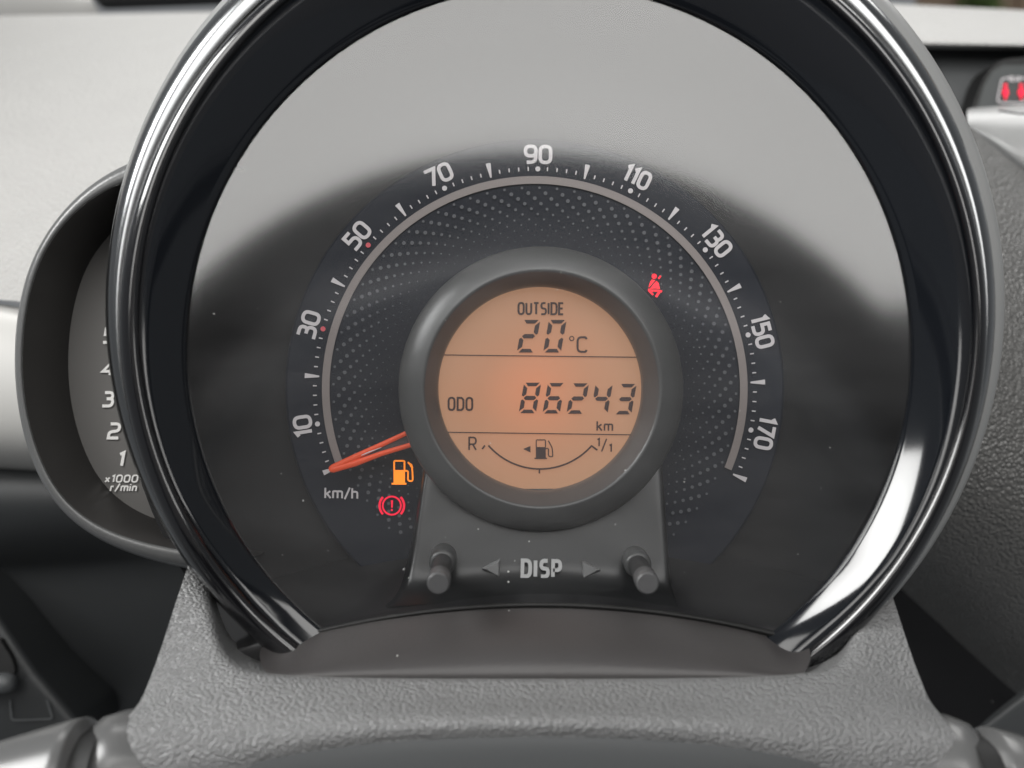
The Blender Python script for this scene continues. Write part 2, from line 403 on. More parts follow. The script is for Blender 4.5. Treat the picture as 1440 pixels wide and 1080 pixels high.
recess = empty('centre_dash_panel')
tag(recess, 'dark recessed panel under the dashboard edge, right of the hood', 'panel')
M['recess'] = plastic('recess_dark_grey', (0.055, 0.058, 0.06), 0.55, 0.2, 800, 0.0001)
grid('back_plate', [hline(58, 64, 0.585, xs3), hline(100, 100, 0.575, xs3), hline(180, 170, 0.57, xs3), hline(230, 220, 0.57, xs3)], M['recess'], recess, sub=2)
wedge_rows = [[at(1360, 152, 0.52), at(1384, 151, 0.515), at(1440, 147, 0.51), at(1560, 140, 0.505)],
              [at(1360, 157, 0.50), at(1386, 157, 0.495), at(1440, 158, 0.485), at(1560, 158, 0.475)],
              [at(1360, 170, 0.490), at(1386, 172, 0.485), at(1440, 178, 0.47), at(1560, 190, 0.455)],
              [at(1360, 180, 0.487), at(1387, 200, 0.480), at(1440, 242, 0.462), at(1560, 330, 0.45)],
              [at(1360, 184, 0.50), at(1387, 204, 0.495), at(1440, 247, 0.48), at(1560, 336, 0.47)]]
grid('trim_wedge', wedge_rows, M['shell'], recess, sub=3)
pr = Print(0.478); pr.stroke([(1404, 155), (1432, 160), (1470, 161)], 3); pr.build('trim_line', M['recess'], recess)

belt = empty('seat_belt_indicator')
tag(belt, 'black rounded rear seat belt indicator with two small red lit figures', 'indicator lamp')
pod = fil([(1366, 158), (1383, 108, 25), (1404, 82, 22), (1470, 78), (1560, 80), (1560, 158)], False)
prism('pod', pod, M['black'], 0.555, 0.575, belt, bevel=0.002)
M['pod_face'] = plastic('pod_face', (0.05, 0.055, 0.055), 0.4)
pr = Print(0.5538); pr.poly([(1374, 152), (1384, 120), (1396, 100), (1410, 92), (1520, 90), (1520, 152)]); pr.build('face', M['pod_face'], belt)
pr = Print(0.5528)
pr.stroke(fil([(1420, 110), (1409, 110, 5), (1402, 144, 6), (1438, 145, 5), (1452, 134, 5), (1458, 110, 5), (1436, 110)]), 2.2); pr.build('frame_line', M['print_white'], belt)
pr = Print(0.5528); text(pr, 'REAR', 1427, 111, 8, 1.8, sx=.75, gap=.28); pr.build('lettering', M['print_white'], belt)
for cx in (1414, 1436):
    pr = Print(0.5526); pr.disc(cx, 120, 2.6); pr.poly([(cx - 3, 124), (cx + 3, 124), (cx + 4.5, 133), (cx + 1.5, 134), (cx + 1.5, 140), (cx - 1.5, 140), (cx - 1.5, 134), (cx - 4.5, 133)])
    pr.build('lit_figure', M['red_soft'], belt)

console = empty('centre_console_side')
tag(console, 'coarse grained grey side panel sloping down at the right edge', 'panel')
def crow(yl, yr, d): return [at_real(x, yl + (yr - yl) * t, d) for x, t in ((1200, 0), (1260, .2), (1330, .42), (1400, .65), (1470, .85), (1560, 1))]
grid('grained_panel', [crow(40, 300, .372), crow(70, 310, .362), crow(130, 345, .335), crow(230, 405, .308), crow(360, 490, .290), crow(500, 610, .281),
                       crow(620, 750, .283), crow(720, 880, .302), crow(757, 980, .328), crow(764, 1052, .35)], M['dark_grain'], console, sub=4)
lower = grid('console_lower_panel', [[at(1180, 740, .475), at(1262, 812, .47), at(1345, 890, .465), at(1440, 972, .46), at(1560, 1082, .455)],
                       [at(1180, 820, .48), at(1262, 880, .475), at(1345, 950, .47), at(1440, 1020, .465), at(1560, 1100, .46)],
                       [at(1180, 1150, .5), at(1262, 1150, .5), at(1345, 1150, .5), at(1440, 1150, .5), at(1560, 1150, .5)]], M['dark_panel_right'], None, sub=2)
tag(lower, 'smooth near-black panel below the diagonal seam at lower right', 'panel')
edge = grid('console_edge_strip', [[at(1370, 1024, .40), at(1440, 968, .40), at(1520, 906, .40)], [at(1378, 1028, .395), at(1440, 981, .395), at(1520, 921, .395)],
                                   [at(1390, 1034, .397), at(1440, 996, .397), at(1520, 936, .397)], [at(1400, 1070, .41), at(1440, 1060, .41), at(1520, 1060, .41)]], M['recess'], None, sub=2)
tag(edge, 'short grey edge strip in the lower right corner below the black panel', 'trim strip')

lowl = empty('lower_dash_panel')
tag(lowl, 'dark charcoal lower dash panel left of the steering column', 'panel')
xl = [-160, -20, 80, 160, 240, 330]
grid('panel_skin', [hline(615, 640, 0.44, xl), hline(650, 665, 0.415, xl), hline(720, 715, 0.408, xl), hline(788, 758, 0.424, xl), hline(806, 776, 0.432, xl), hline(822, 790, 0.436, xl), hline(900, 880, 0.438, xl), hline(1000, 1000, 0.45, xl), hline(1150, 1150, 0.48, xl)], M['dark_panel'], lowl, sub=3)
swp = empty('switch_panel')
tag(swp, 'black slanted switch panel with rounded knob at the lower left edge', 'switch panel')
prism('plate', fil([(-60, 800), (-5, 868), (50, 948, 8), (108, 1016, 10), (108, 1060), (-60, 1060)]), M['dark_panel'], 0.405, 0.425, swp, bevel=0.003)
prism('knob_well', fil([(-60, 895), (0, 900), (16, 925, 10), (22, 945, 10), (14, 952, 6), (-60, 956)]), M['black'], 0.402, 0.4045, swp)
def tube_between(name, a, b, ra, rb, mat, parent, n=28, caps=True, rings=None):
    ax = (b - a).normalized(); u = ax.orthogonal().normalized(); w = ax.cross(u)
    prof = rings or [(0, ra), (1, rb)]
    rows = [[a + (b - a) * t + (u * math.cos(2 * math.pi * i / n) + w * math.sin(2 * math.pi * i / n)) * r for i in range(n)] for t, r in prof]
    v = [p for r in rows for p in r]; f = []
    for i in range(len(rows) - 1):
        for j in range(n): k = (j + 1) % n; f.append((i * n + j, i * n + k, (i + 1) * n + k, (i + 1) * n + j))
    if caps: f.append(tuple(range(n))); f.append(tuple(range((len(rows) - 1) * n, len(rows) * n)))
    o = link(name, v, f, mat, parent)
    bm = bmesh.new(); bm.from_mesh(o.data); bmesh.ops.recalc_face_normals(bm, faces=bm.faces); bm.to_mesh(o.data); bm.free()
    for p in o.data.polygons: p.use_smooth = len(p.vertices) == 4
    return o
tube_between('knob', at(-40, 962, .398), at(22, 960, .398), .004, .003, M['recess'], swp, rings=[(0, .0035), (.8, .0035), (.95, .0028), (1, .0012)])
pr = Print(0.4035); pr.stroke(fil([(14, 985), (16, 1013, 5), (74, 1011, 5), (66, 985)]), 2.5); pr.build('slot_frame', M['recess'], swp)

at_far = at; at = at_real
# outside, seen over the dashboard edge
pillar = grid('windscreen_pillar_trim', [[at(-160, -60, .75), at(-60, -60, .75), at(40, -60, .75), at(118, -14, .75)], [at(-160, 6, .73), at(-60, 5, .73), at(40, 4, .73), at(134, 4, .73)],
                                         [at(-160, 40, .74), at(-60, 40, .74), at(40, 40, .74), at(150, 40, .74)]], M['dash_trim'], None, sub=2)
tag(pillar, 'cream windscreen pillar trim in the upper left corner', 'pillar trim')
seal = prism('windscreen_seal', [(122, -14), (420, -40), (900, -50), (900, 8), (420, -6), (136, 5)], M['black'], .72, .735, None, bevel=.004)
tag(seal, 'black windscreen seal strip along the far dashboard edge', 'seal')
M['wood'] = plastic('fence_wood', (0.50, 0.36, 0.25), 0.8, var=0.25, vscale=6)
M['leaf'] = plastic('leaf_green', (0.16, 0.26, 0.06), 0.6, var=0.4, vscale=20)
fence = empty('garden_fence'); tag(fence, 'blurred tan wooden fence outside, at the top right corner', 'fence')
for i in range(9):
    x0 = 1300 + i * 44
    prism('board', [(x0, -140), (x0 + 40, -140), (x0 + 40, 60), (x0, 60)], M['wood'], 3.0 + 0.02 * (i % 2), 3.06, fence)
bush = empty('garden_shrub'); tag(bush, 'blurred green shrub outside in front of the fence', 'shrub')
vb, fb = [], []
for i in range(500):
    c = at(1378 + random.gauss(0, 11), 0 + random.gauss(0, 16), 2.7 + random.gauss(0, .06))
    u = Vector((random.gauss(0, 1), random.gauss(0, 1), random.gauss(0, 1))).normalized(); w = u.orthogonal().normalized() * .012; u *= .022
    b = len(vb); vb += [c - u, c + w, c + u, c - w]; fb.append((b, b + 1, b + 2, b + 3))
link('crown', vb, fb, M['leaf'], bush)['kind'] = 'stuff'
tube_between('stem', at(1378, 90, 2.7), at(1378, 0, 2.7), .012, .006, M['wood'], bush, n=8)

# =================================================================== INSTRUMENT CLUSTER
cl = empty('instrument_cluster')
tag(cl, 'round speedometer cluster with amber display in a glossy black hood', 'speedometer')
CX, CY, DD = 752.0, 547.0, 0.22          # dial centre (px) and depth
def ang_of(v): return 201.65 - 1.2495 * v
def pol(a, r): return (CX + r * math.cos(R(a)), CY - r * math.sin(R(a)))
# backing and dial disc
back = link('backing_plate', [at(700, 440, .2245)] + circle_px(768, 490, 600, .2245), [(0, 1 + i, 1 + (i + 1) % 96) for i in range(96)], M['dial_back'], cl)
rows = [circle_px(CX, CY, r, d) for r, d in ((4, .2200), (200, .2200), (348, .2200), (350.5, .2203), (351, .2243))]
dial = grid('dial_face', rows, M['dial'], cl, closed=True, smooth=False)
# scale arc
rows = [circle_px(CX, CY, r, d, ang_of(0) - 1.2, ang_of(180) + .8, 120, False) for r, d in ((288.5, .2199), (288.7, .2194), (299.3, .2194), (299.5, .2199))]
grid('scale_arc', rows, M['arc'], dial, smooth=False)
# numerals
for v in range(10, 180, 20):
    pr = Print(.2195); a = ang_of(v); s = str(v)
    x, y = pol(a, 330 if v != 110 else 331)
    text(pr, s, x, y, 27.5, 4.9, 90 - a, sx=1.05 if v < 100 else .92, gap=.27)
    pr.build('numeral', M['print_white'], dial)
    pr = Print(.2195); x, y = pol(a, 309.5); pr.disc(x, y, 3.6); pr.build('scale_dot', M['print_red'] if v in (30, 50) else M['print_white'], dial)
for v in range(0, 181, 20):
    pr = Print(.2195); a = R(ang_of(v)); u = (math.cos(a), -math.sin(a)); t = (-u[1], u[0])
    r0, r1 = (303.5, 324)
    if v == 0: r0, r1 = 299, 320
    pr.poly([(CX + u[0] * r + t[0] * w, CY + u[1] * r + t[1] * w) for r, w in ((r0, -1.1), (r0, 1.1), (r1, 3.6), (r1, -3.6))])
    pr.build('scale_mark', M['print_white'], dial)
pr = Print(.2195)
for v in range(0, 181, 2):
    if v % 10 == 0: continue
    a = R(ang_of(v)); u = (math.cos(a), -math.sin(a)); t = (-u[1], u[0])
    pr.poly([(CX + u[0] * r + t[0] * w, CY + u[1] * r + t[1] * w) for r, w in ((306.6, -.8), (306.6, .8), (312, .9), (312, -.9))])
pr.build('minor_scale_marks', M['print_white'], dial, 'stuff')
# halftone dots in spirals
pr = Print(.2196)
prof = [1.9, 2.8, 2.8, 2.5, 2.15, 1.8, 1.55, 1.25, 1.0, .8, .65, .55]
for i in range(-12, 62):
    a0 = 201.65 - 5.0 * i + 2
    for k, rad in enumerate(prof):
        r = 283 - 7.4 * k; a = a0 - 1.75 * k - .035 * k * k
        if a > 239 or a < -60: continue
        x, y = pol(a, r)
        if y > 752: continue
        pr.disc(x, y, rad, 10)
pr.build('dot_pattern', M['print_dot'], dial, 'stuff')
pr = Print(.2195); text(pr, 'km/h', 480, 693.5, 17, 2.6, 1.0, sx=1.05, gap=.26); pr.build('unit_lettering', M['print_white'], dial)

# warning lamps
fl = Print(.2193)                                             # fuel pump, amber
fx, fy = 551.5, 647.0
fl.poly([(fx + 2, fy + 14), (fx + 18, fy + 14), (fx + 18, fy + 32), (fx + 2, fy + 32)])
fl.stroke(fil([(fx + 2.8, fy + 14), (fx + 2.8, fy + 1, 2), (fx + 17.3, fy + 1, 2), (fx + 17.3, fy + 14)]), 2.3)
fl.poly([(fx - .8, fy + 32), (fx + 20, fy + 32), (fx + 20, fy + 34.4), (fx - .8, fy + 34.4)])
fl.stroke(fil([(fx + 18, fy + 15), (fx + 22.5, fy + 15, 3), (fx + 22, fy + 29, 3.5), (fx + 29, fy + 30, 4), (fx + 28.5, fy + 16, 3), (fx + 27.5, fy + 8, 3), (fx + 22, fy + 3)]), 2.2)
fl.poly([(fx + 22, fy + 2), (fx + 28, fy + 6), (fx + 29.6, fy + 11), (fx + 26, fy + 10)])
fl.build('fuel_warning_lamp', M['amber_lamp'], cl)
bl = Print(.2193); bx, by = 551, 711
circ = lambda x, y, r, a0, a1, n=24: [(x + r * math.cos(R(a0 + (a1 - a0) * i / n)), y - r * math.sin(R(a0 + (a1 - a0) * i / n))) for i in range(n + 1)]
bl.stroke(circ(bx, by, 12.8, 0, 360, 36)[:-1], 2.4, True)
for s in (0, 180): bl.stroke(circ(bx, by, 17.2, s - 44, s + 44), 3.2)
bl.poly([(bx - 1.3, by - 7.5), (bx + 1.7, by - 7.5), (bx + 1.2, by + 3), (bx - .9, by + 3)]); bl.disc(bx, by + 6.2, 1.5)
bl.build('brake_warning_lamp', M['red_soft'], cl)
sb = Print(.2193)
sb.disc(920, 388.5, 3.6)
sb.poly([(916.5, 393), (921.5, 394.2), (912, 404.5), (914.2, 396.5)])
sb.poly([(923, 395), (926, 398), (928, 406.2), (922, 405.4), (914, 406)])
sb.stroke(fil([(911.5, 407), (916, 408.6), (926, 408.6), (931, 410)]), 2.6)
sb.stroke([(929, 388), (926, 392)], 2.2)
sb.stroke([(912, 408), (918.5, 414.5)], 2.6); sb.stroke([(928, 409), (922.5, 417.5)], 3.2)
sb.build('seat_belt_warning_lamp', M['red_lamp'], cl)

# needle: forked orange pointer
def bar3(name, pts_w, d_top, thick, mat, parent):
    """pointed bar: list of (px, py, half width) along its axis, with a chamfered section"""
    rows = []
    for i, (x, y, w) in enumerate(pts_w):
        a = Vector(pts_w[max(i - 1, 0)][:2]); b = Vector(pts_w[min(i + 1, len(pts_w) - 1)][:2]); t = (b - a).normalized(); n = Vector((-t.y, t.x))
        p = Vector((x, y)); row = []
        for s, dz in ((-1, thick), (-1, thick * .3), (-.6, 0), (.6, 0), (1, thick * .3), (1, thick)):
            q = p + n * w * s; row.append(at(q.x, q.y, d_top) + Vector((0, dz, 0)))
        rows.append(row)
    return grid(name, rows, mat, parent, closed=True)
nd = empty('needle'); nd.parent = cl
bar3('arm', [(462.3, 660.2, 1.2), (463.5, 659.8, 3.2), (467, 658, 4.4), (500, 642.5, 4.4), (535, 626, 3.5), (600, 596, 3.1)], .2140, .0012, M['needle'], nd)
bar3('arm', [(462.8, 661.5, 1.2), (464, 661.2, 3.2), (468, 660.6, 4.4), (500, 651.5, 4.4), (535, 638.5, 3.5), (606, 617, 3.1)], .2139, .0012, M['needle'], nd)
pr = Print(.2146); pr.poly([(498, 646), (600, 599), (604, 614), (500, 649)]); pr.build('smoked_centre', M['needle_clear'], nd)
bar3('painted_glint', [(508, 640.5, .4), (514, 638, 1.0), (522, 634.8, .9), (536, 629.5, .4)], .2138, .0005, M['print_white'], nd)  # white sliver painted as a glint along the needle arm

# display ring
LX, LY = 762.0, 547.0
rp = [(206, .2195), (205.5, .2120), (205, .2092), (204, .2078), (201, .2070), (186, .2055), (170, .2041), (167, .2040), (164.5, .2045), (153, .2085), (149.5, .2096), (148.5, .2110), (148.5, .2150)]
ring = grid('display_ring', [circle_px(LX, LY, r * (0.2040 / 0.2040), d, n=128) if False else [Vector((at(LX, LY, .204).x + r * .204 / F * math.cos(2 * math.pi * i / 128), d, at(LX, LY, .204).z + r * .204 / F * math.sin(2 * math.pi * i / 128))) for i in range(128)] for r, d in rp], M['ring'], cl, closed=True)
# amber display (depth .2125)
LD = .2125
lcd = link('lcd_display', circle_px(761, 546.5, 152, LD, n=96), [tuple(range(96))], M['lcd'], cl)
LI = LD - .0004
def lp(f, name):
    p = Print(LI); f(p); return p.build(name, M['lcd_ink'], lcd)
lp(lambda p: text(p, 'OUTSIDE', 760.5, 434, 18.5, 2.9, .4, sx=.78, gap=.24), 'lettering')
lp(lambda p: p.stroke([(612, 499), (912, 502.6)], 1.5), 'divider_line')
lp(lambda p: p.stroke([(612, 607.6), (912, 611.8)], 1.5), 'divider_line')
lp(lambda p: text(p, 'ODO', 647.5, 568, 20, 2.9, .4, sx=.80, gap=.26), 'lettering')
lp(lambda p: text(p, 'km', 850.5, 599, 15.5, 2.3, .4, sx=1.0, gap=.30), 'lettering')
lp(lambda p: text(p, 'R', 664.5, 624, 20, 2.4, .4, sx=1.0), 'lettering')
lp(lambda p: (text(p, '1', 841.5, 622, 13, 2.1, .4), p.stroke([(846, 635), (853, 617)], 2.0), text(p, '1', 858.5, 630, 12.5, 2.1, .4)), 'lettering')
def degc(p):
    p.stroke(circ(804, 476, 3.0, 0, 360, 16)[:-1], 1.5, True); text(p, 'C', 818.5, 484.5, 23.5, 3.0, .4, sx=1.05)
lp(degc, 'lettering')
SEG = {'0': 'abcdef', '1': 'bc', '2': 'abged', '3': 'abgcd', '4': 'fgbc', '5': 'afgcd', '6': 'afgedc', '7': 'abc', '8': 'abcdefg', '9': 'abcdfg'}
def seg7(p, ch, cx, cy, w, h, t, sl):
    """seven-segment digit; cx,cy centre; slanted"""
    g = t * .22; x0, x1 = -w / 2, w / 2; y0, y1 = -h / 2, h / 2
    def q(pts): p.poly([(cx + x + sl * -y, cy + y) for x, y in pts])
    k = t * .55
    def hor(y, up):
        if up == 0: q([(x0 + g + t * .3, y), (x0 + g + t * .8, y - t / 2), (x1 - g - t * .8, y - t / 2), (x1 - g - t * .3, y), (x1 - g - t * .8, y + t / 2), (x0 + g + t * .8, y + t / 2)])
        elif up < 0: q([(x0 + g + .15 * t, y), (x1 - g - .15 * t, y), (x1 - g - .85 * t, y + .85 * t), (x0 + g + .85 * t, y + .85 * t)])
        else: q([(x0 + g + .85 * t, y - .85 * t), (x1 - g - .85 * t, y - .85 * t), (x1 - g - .15 * t, y), (x0 + g + .15 * t, y)])
    def ver(x, s, top):
        ya, yb = (y0, 0) if top else (0, y1); ya += g + .1 * t; yb -= g + .1 * t
        if top: q([(x, ya + .1 * t), (x - s * t, ya + t), (x - s * t, yb - .55 * t), (x - s * t * .4, yb), (x, yb - .3 * t)])
        else: q([(x, ya + .3 * t), (x - s * t * .4, ya), (x - s * t, ya + .55 * t), (x - s * t, yb - t), (x, yb - .1 * t)])
    s = SEG[ch]
    if 'a' in s: hor(y0, -1)
    if 'd' in s: hor(y1, 1)
    if 'g' in s: hor(0, 0)
    if 'f' in s: ver(x0, -1, True)
    if 'b' in s: ver(x1, 1, True)
    if 'e' in s: ver(x0, -1, False)
    if 'c' in s: ver(x1, 1, False)
for ch, cx in (('2', 743.3), ('0', 780.3)): lp(lambda p: seg7(p, ch, cx, 472.8, 25, 46, 6.2, .18), 'digit')
for i, ch in enumerate('86243'): lp(lambda p: seg7(p, ch, 745.3 + 33.55 * i, 559.6 + .42 * i, 24.2, 43, 5.9, .18), 'digit')
def gauge(p):
    c = Vector((759.5, 566.5)); r = 93
    p.stroke([(678, 631.5), (682, 626.3)] , 2.4)
    p.stroke(circ(759.6, 563, 96.5, 221, 319, 40), 2.4)
    p.stroke([(832, 627), (840, 633)], 2.4)
    p.stroke([(758.5, 660), (758.5, 666)], 2.2)
lp(gauge, 'fuel_gauge_scale')
def pump(p):
    x, y = 752.5, 617.6
    p.poly([(x + 1, y + 11), (x + 15, y + 11), (x + 15, y + 26), (x + 1, y + 26)]); p.poly([(x - .8, y + 26), (x + 16.6, y + 26), (x + 16.6, y + 28), (x - .8, y + 28)])
    p.stroke(fil([(x + 1.6, y + 11), (x + 1.6, y + 1, 1.5), (x + 14.6, y + 1, 1.5), (x + 14.6, y + 11)]), 1.6)
    p.stroke(fil([(x + 15, y + 13), (x + 19, y + 13, 2), (x + 18.5, y + 24, 3), (x + 25, y + 25, 3), (x + 24, y + 12, 3), (x + 18.5, y + 2)]), 1.7)
    p.poly([(735.5, 631.5), (746, 627), (746, 636.3)])
lp(pump, 'fuel_pump_symbol')

# pedestal under the ring
def ped_d(y): return .2140 - (y - 650) / 190 * .0085
prow = []
for y, xl_, xr_, e in ((640, 598, 933, 0), (700, 588, 937, 0), (750, 582, 940, 0), (790, 575, 943, 0), (815, 569, 945, -.0004), (830, 562, 948, -.0016), (842, 552, 953, -.0036), (850, 540, 962, -.005)):
    d = ped_d(y) + e; r_ = []
    r_.append(at(xl_ - 3, y, d) + Vector((-.0004, .012, 0)))
    for t in (0, .012, .06, .25, .5, .75, .94, .988, 1):
        dd = d + (.0012 if t in (0, 1) else .0003 if t in (.012, .988) else 0)
        arch = -10 * (1 - (2 * t - 1) ** 2) if y > 800 else 0
        r_.append(at(xl_ + (xr_ - xl_) * t, y + 4 + arch, dd))
    r_.append(at(xr_ + 3, y, d) + Vector((.0004, .012, 0)))
    prow.append(r_)
grid('pedestal', prow, M['pedestal'], cl, sub=2)
def emboss(polys_fn, name, y):
    p = Print(ped_d(y) - .0012); polys_fn(p); o = p.build(name, M['emboss'], cl)
    m = o.modifiers.new('thick', 'SOLIDIFY'); m.thickness = .0005; m.offset = 0
    return o
emboss(lambda p: text(p, 'DISP', 761, 799.5, 27, 5.0, 1.0, sx=.82, gap=.34), 'raised_lettering', 800)
def tri(pts, name):
    n = 3; c = (sum(x for x, y in pts) / 3, sum(y for x, y in pts) / 3); d = ped_d(800) - .0008
    outer = [at(x, y, d) for x, y in pts]
    inner = [at(c[0] + (x - c[0]) * .74, c[1] + (y - c[1]) * .74, d - .0006) for x, y in pts]
    base = [p + Vector((0, .0012, 0)) for p in outer]
    f = [(3, 4, 5)] + [(i, (i + 1) % 3, 3 + (i + 1) % 3, 3 + i) for i in range(3)] + [(6 + i, 6 + (i + 1) % 3, (i + 1) % 3, i) for i in range(3)]
    link(name, outer + inner + base, f, M['arrow'], cl)
tri([(678, 799.5), (703, 787), (703, 813)], 'arrow'); tri([(845, 801.5), (819.5, 789), (819.5, 815)], 'arrow')

# DISP trip buttons, poking out through the lens
for (bx_, by_, tx, ty) in ((623, 787, 616.5, 820.5), (895, 790, 911, 820.5)):
    a = at(bx_, by_, .2055); b = at(tx, ty, .1835)
    bt = empty('trip_button'); bt.parent = cl
    ax = b - a; a0 = a - ax * .35
    tube_between('collar', a0, a + ax * .18, .003, .003, M['ring'], bt, n=40, rings=[(0, .0031), (.88, .0031), (.96, .0029), (1, .0024)])
    tube_between('shaft', a, b, .0021, .0021, M['shelf'], bt, n=32, rings=[(0, .0022), (.78, .0022)], caps=False)
    tube_between('cap', a + ax * .74, b, .0024, .0024, M['button'], bt, n=40, rings=[(0, .0022), (.04, .00245), (.8, .00245), (.95, .0023), (1, .0020)])

# dark shelf between dial and lens (arched across)
def arch_row(xc, ymid, drop, half, d, n=13, ex=2.0):
    return [at(xc + half * t, ymid + drop * abs(t) ** ex, d) for t in [(-1 + 2 * i / (n - 1)) for i in range(n)]]
grid('shelf', [arch_row(762, 752, 95, 470, .2240), arch_row(762, 776, 85, 470, .2190), arch_row(762, 806, 78, 470, .2110), arch_row(761, 832, 76, 470, .2030), arch_row(760, 846, 76, 470, .1985), arch_row(760, 848.5, 76, 470, .1965),
               arch_row(760, 853, 76, 470, .1960), arch_row(760, 900, 76, 470, .1960)], M['shelf'], cl, sub=2)
# clear lens
LZ = .1955
lv = []
for i in range(121):
    a = R(-53 + 286 * i / 120); lv.append(at(772 + 512 * math.cos(a), 488 - 512 * math.sin(a), LZ))
for i in range(1, 20):
    t = -1 + 2 * i / 20; lv.append(at(760 + 335 * t, 852 + 44 * t * t, LZ))
lens = link('clear_lens', lv, [tuple(range(len(lv)))], M['lens'], cl)
pr = Print(LZ - .0001)
for i in range(60):
    a = random.uniform(0, 6.28); r = 505 * math.sqrt(random.random()); x = 772 + r * math.cos(a); y = 488 + r * math.sin(a)
    if y > 850 - random.random() * 40: continue
    q = random.choice((.3, .35, .4, .5, .6, .8)); th = random.uniform(0, 6.28); st = random.uniform(1, 2.4)
    pts = []
    for k in range(6):
        b = k * 1.047; u = q * st * math.cos(b) * random.uniform(.7, 1.2); v = q * math.sin(b) * random.uniform(.7, 1.2)
        pts.append((x + u * math.cos(th) - v * math.sin(th), y + u * math.sin(th) + v * math.cos(th)))
    pr.poly(pts)
M['dust'] = plastic('dust_specks', (0.5, 0.5, 0.49), 0.8)
pr.build('dust_specks', M['dust'], lens, 'stuff')

# hood: inner tube, front bead, chrome flank
A0, A1, NA = -57, 237, 160
def ring_row(cx, cy, r, d, back=None):
    """ring of the hood; its front recedes a little towards the two lower ends"""
    pts = []
    for i in range(NA + 1):
        a = A0 + (A1 - A0) * i / NA
        w = min(max((a - 90 - 114) / 24, (90 - a - 126) / 20, 0), 1); w = w * w * (3 - 2 * w) * (1.2 if a > 90 else .8)
        k = min(max((.1952 - d) / .0074, 0), 1)
        pts.append(at(cx + r * math.cos(R(a)), cy - r * math.sin(R(a)), d + .0034 * w * k))
    return pts

rows = [ring_row(772, 488, 512, .2250), ring_row(772, 488, 509, .1952), ring_row(772.5, 486, 512, .1945), ring_row(773.5, 481, 521, .1935), ring_row(776, 470, 543, .1912), ring_row(779, 458, 567, .1890), ring_row(781, 450, 580, .1880), ring_row(782, 447, 586, .1878)]
grid('hood_tube', rows, M['tube'], cl)
rows = [ring_row(782, 447, 585.5, .1882)]
for k in range(9):
    a = R(180 - 180 * k / 8); t = k / 8; rows.append(ring_row(782 - 4 * t, 448 + 9 * t, 598 + 12 * math.cos(a), .1876 - .0017 * math.sin(a)))
rows += [ring_row(778, 457, 609, .1896), ring_row(778, 457, 610, .1912)]
grid('hood_bead', rows, M['gloss'], cl)
rows = [ring_row(777, 445, 604, .1912), ring_row(776, 438, 612, .1906), ring_row(775, 434, 618, .1912), ring_row(774.5, 432, 623, .1930), ring_row(774, 432, 626, .1975), ring_row(774, 434, 622, .2050), ring_row(774, 440, 598, .2140)]
grid('chrome_flank', rows, M['chrome'], cl)
# grey back shell, shows a little at the right
rows = [circle_px(781, 424, r, d, -52, 232, 120, False) for r, d in ((575, .2060), (600, .2050), (622, .2060), (630, .2085), (632, .2130), (626, .2210), (600, .2320), (540, .2470))]
grid('back_shell', rows, M['shell'], cl)

# =================================================================== TACHOMETER POD
ta = empty('tachometer'); tag(ta, 'grey-rimmed rev counter pod half hidden behind the hood at left', 'rev counter')
outer = [(330, 196), (240, 206), (180, 226), (126, 256), (78, 304), (45, 358), (27, 415), (18, 480), (20, 555), (34, 625), (60, 690), (105, 742), (170, 778), (262, 804), (360, 815)]
inner = [(330, 228), (240, 236), (182, 252), (134, 274), (90, 312), (59, 358), (41, 412), (31, 478), (32, 552), (46, 618), (72, 682), (115, 728), (175, 757), (262, 776), (360, 785)]
D1, D2 = .215, .241
def tin(p, q, t): return (p[0] + (q[0] - p[0]) * t, p[1] + (q[1] - p[1]) * t)
rows = [[at(*p, D1 + .03) for p in outer], [at(*p, D1 + .006) for p in outer], [at(*tin(p, q, .12), D1 + .0015) for p, q in zip(outer, inner)],
        [at(*tin(p, q, .35), D1) for p, q in zip(outer, inner)], [at(*tin(p, q, .8), D1) for p, q in zip(outer, inner)], [at(*q, D1 + .0006) for q in inner], [at(*q, D1 + .0016) for q in inner]]
rows[0] = [Vector((p.x, p.y, p.z)) * .97 + Vector((0, .01, 0)) for p in rows[0]]
grid('rim', rows, M['tach_rim'], ta, sub=3)
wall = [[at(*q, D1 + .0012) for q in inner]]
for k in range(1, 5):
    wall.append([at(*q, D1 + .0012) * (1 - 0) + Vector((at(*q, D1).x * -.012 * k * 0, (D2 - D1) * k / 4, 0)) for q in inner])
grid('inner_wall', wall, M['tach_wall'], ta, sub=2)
fc = [Vector((p.x, D2 - .0015, p.z)) for p in wall[0]]
link('dial_face', fc, [tuple(range(len(fc)))], M['tach_face'], ta)
TD = D2 - .0022
for s, x, y, h in (('6', 158, 427, 22), ('5', 153, 472, 23), ('4', 152.5, 518, 23), ('3', 152, 561.5, 23), ('2', 160.5, 606, 24), ('1', 170.5, 645.5, 23)):
    pr = Print(TD); text(pr, s, x, y, h, 4.2, 0, sx=1.15, slant=.18); pr.build('numeral', M['tach_print'], ta)
pr = Print(TD); text(pr, 'x1000', 171, 673, 11.5, 2.2, 0, sx=1.25, gap=.40, slant=.2); pr.build('lettering', M['tach_print'], ta)
pr = Print(TD); text(pr, 'r/min', 174, 685.5, 12, 2.2, 0, sx=1.1, gap=.34, slant=.2); pr.build('lettering', M['tach_print'], ta)

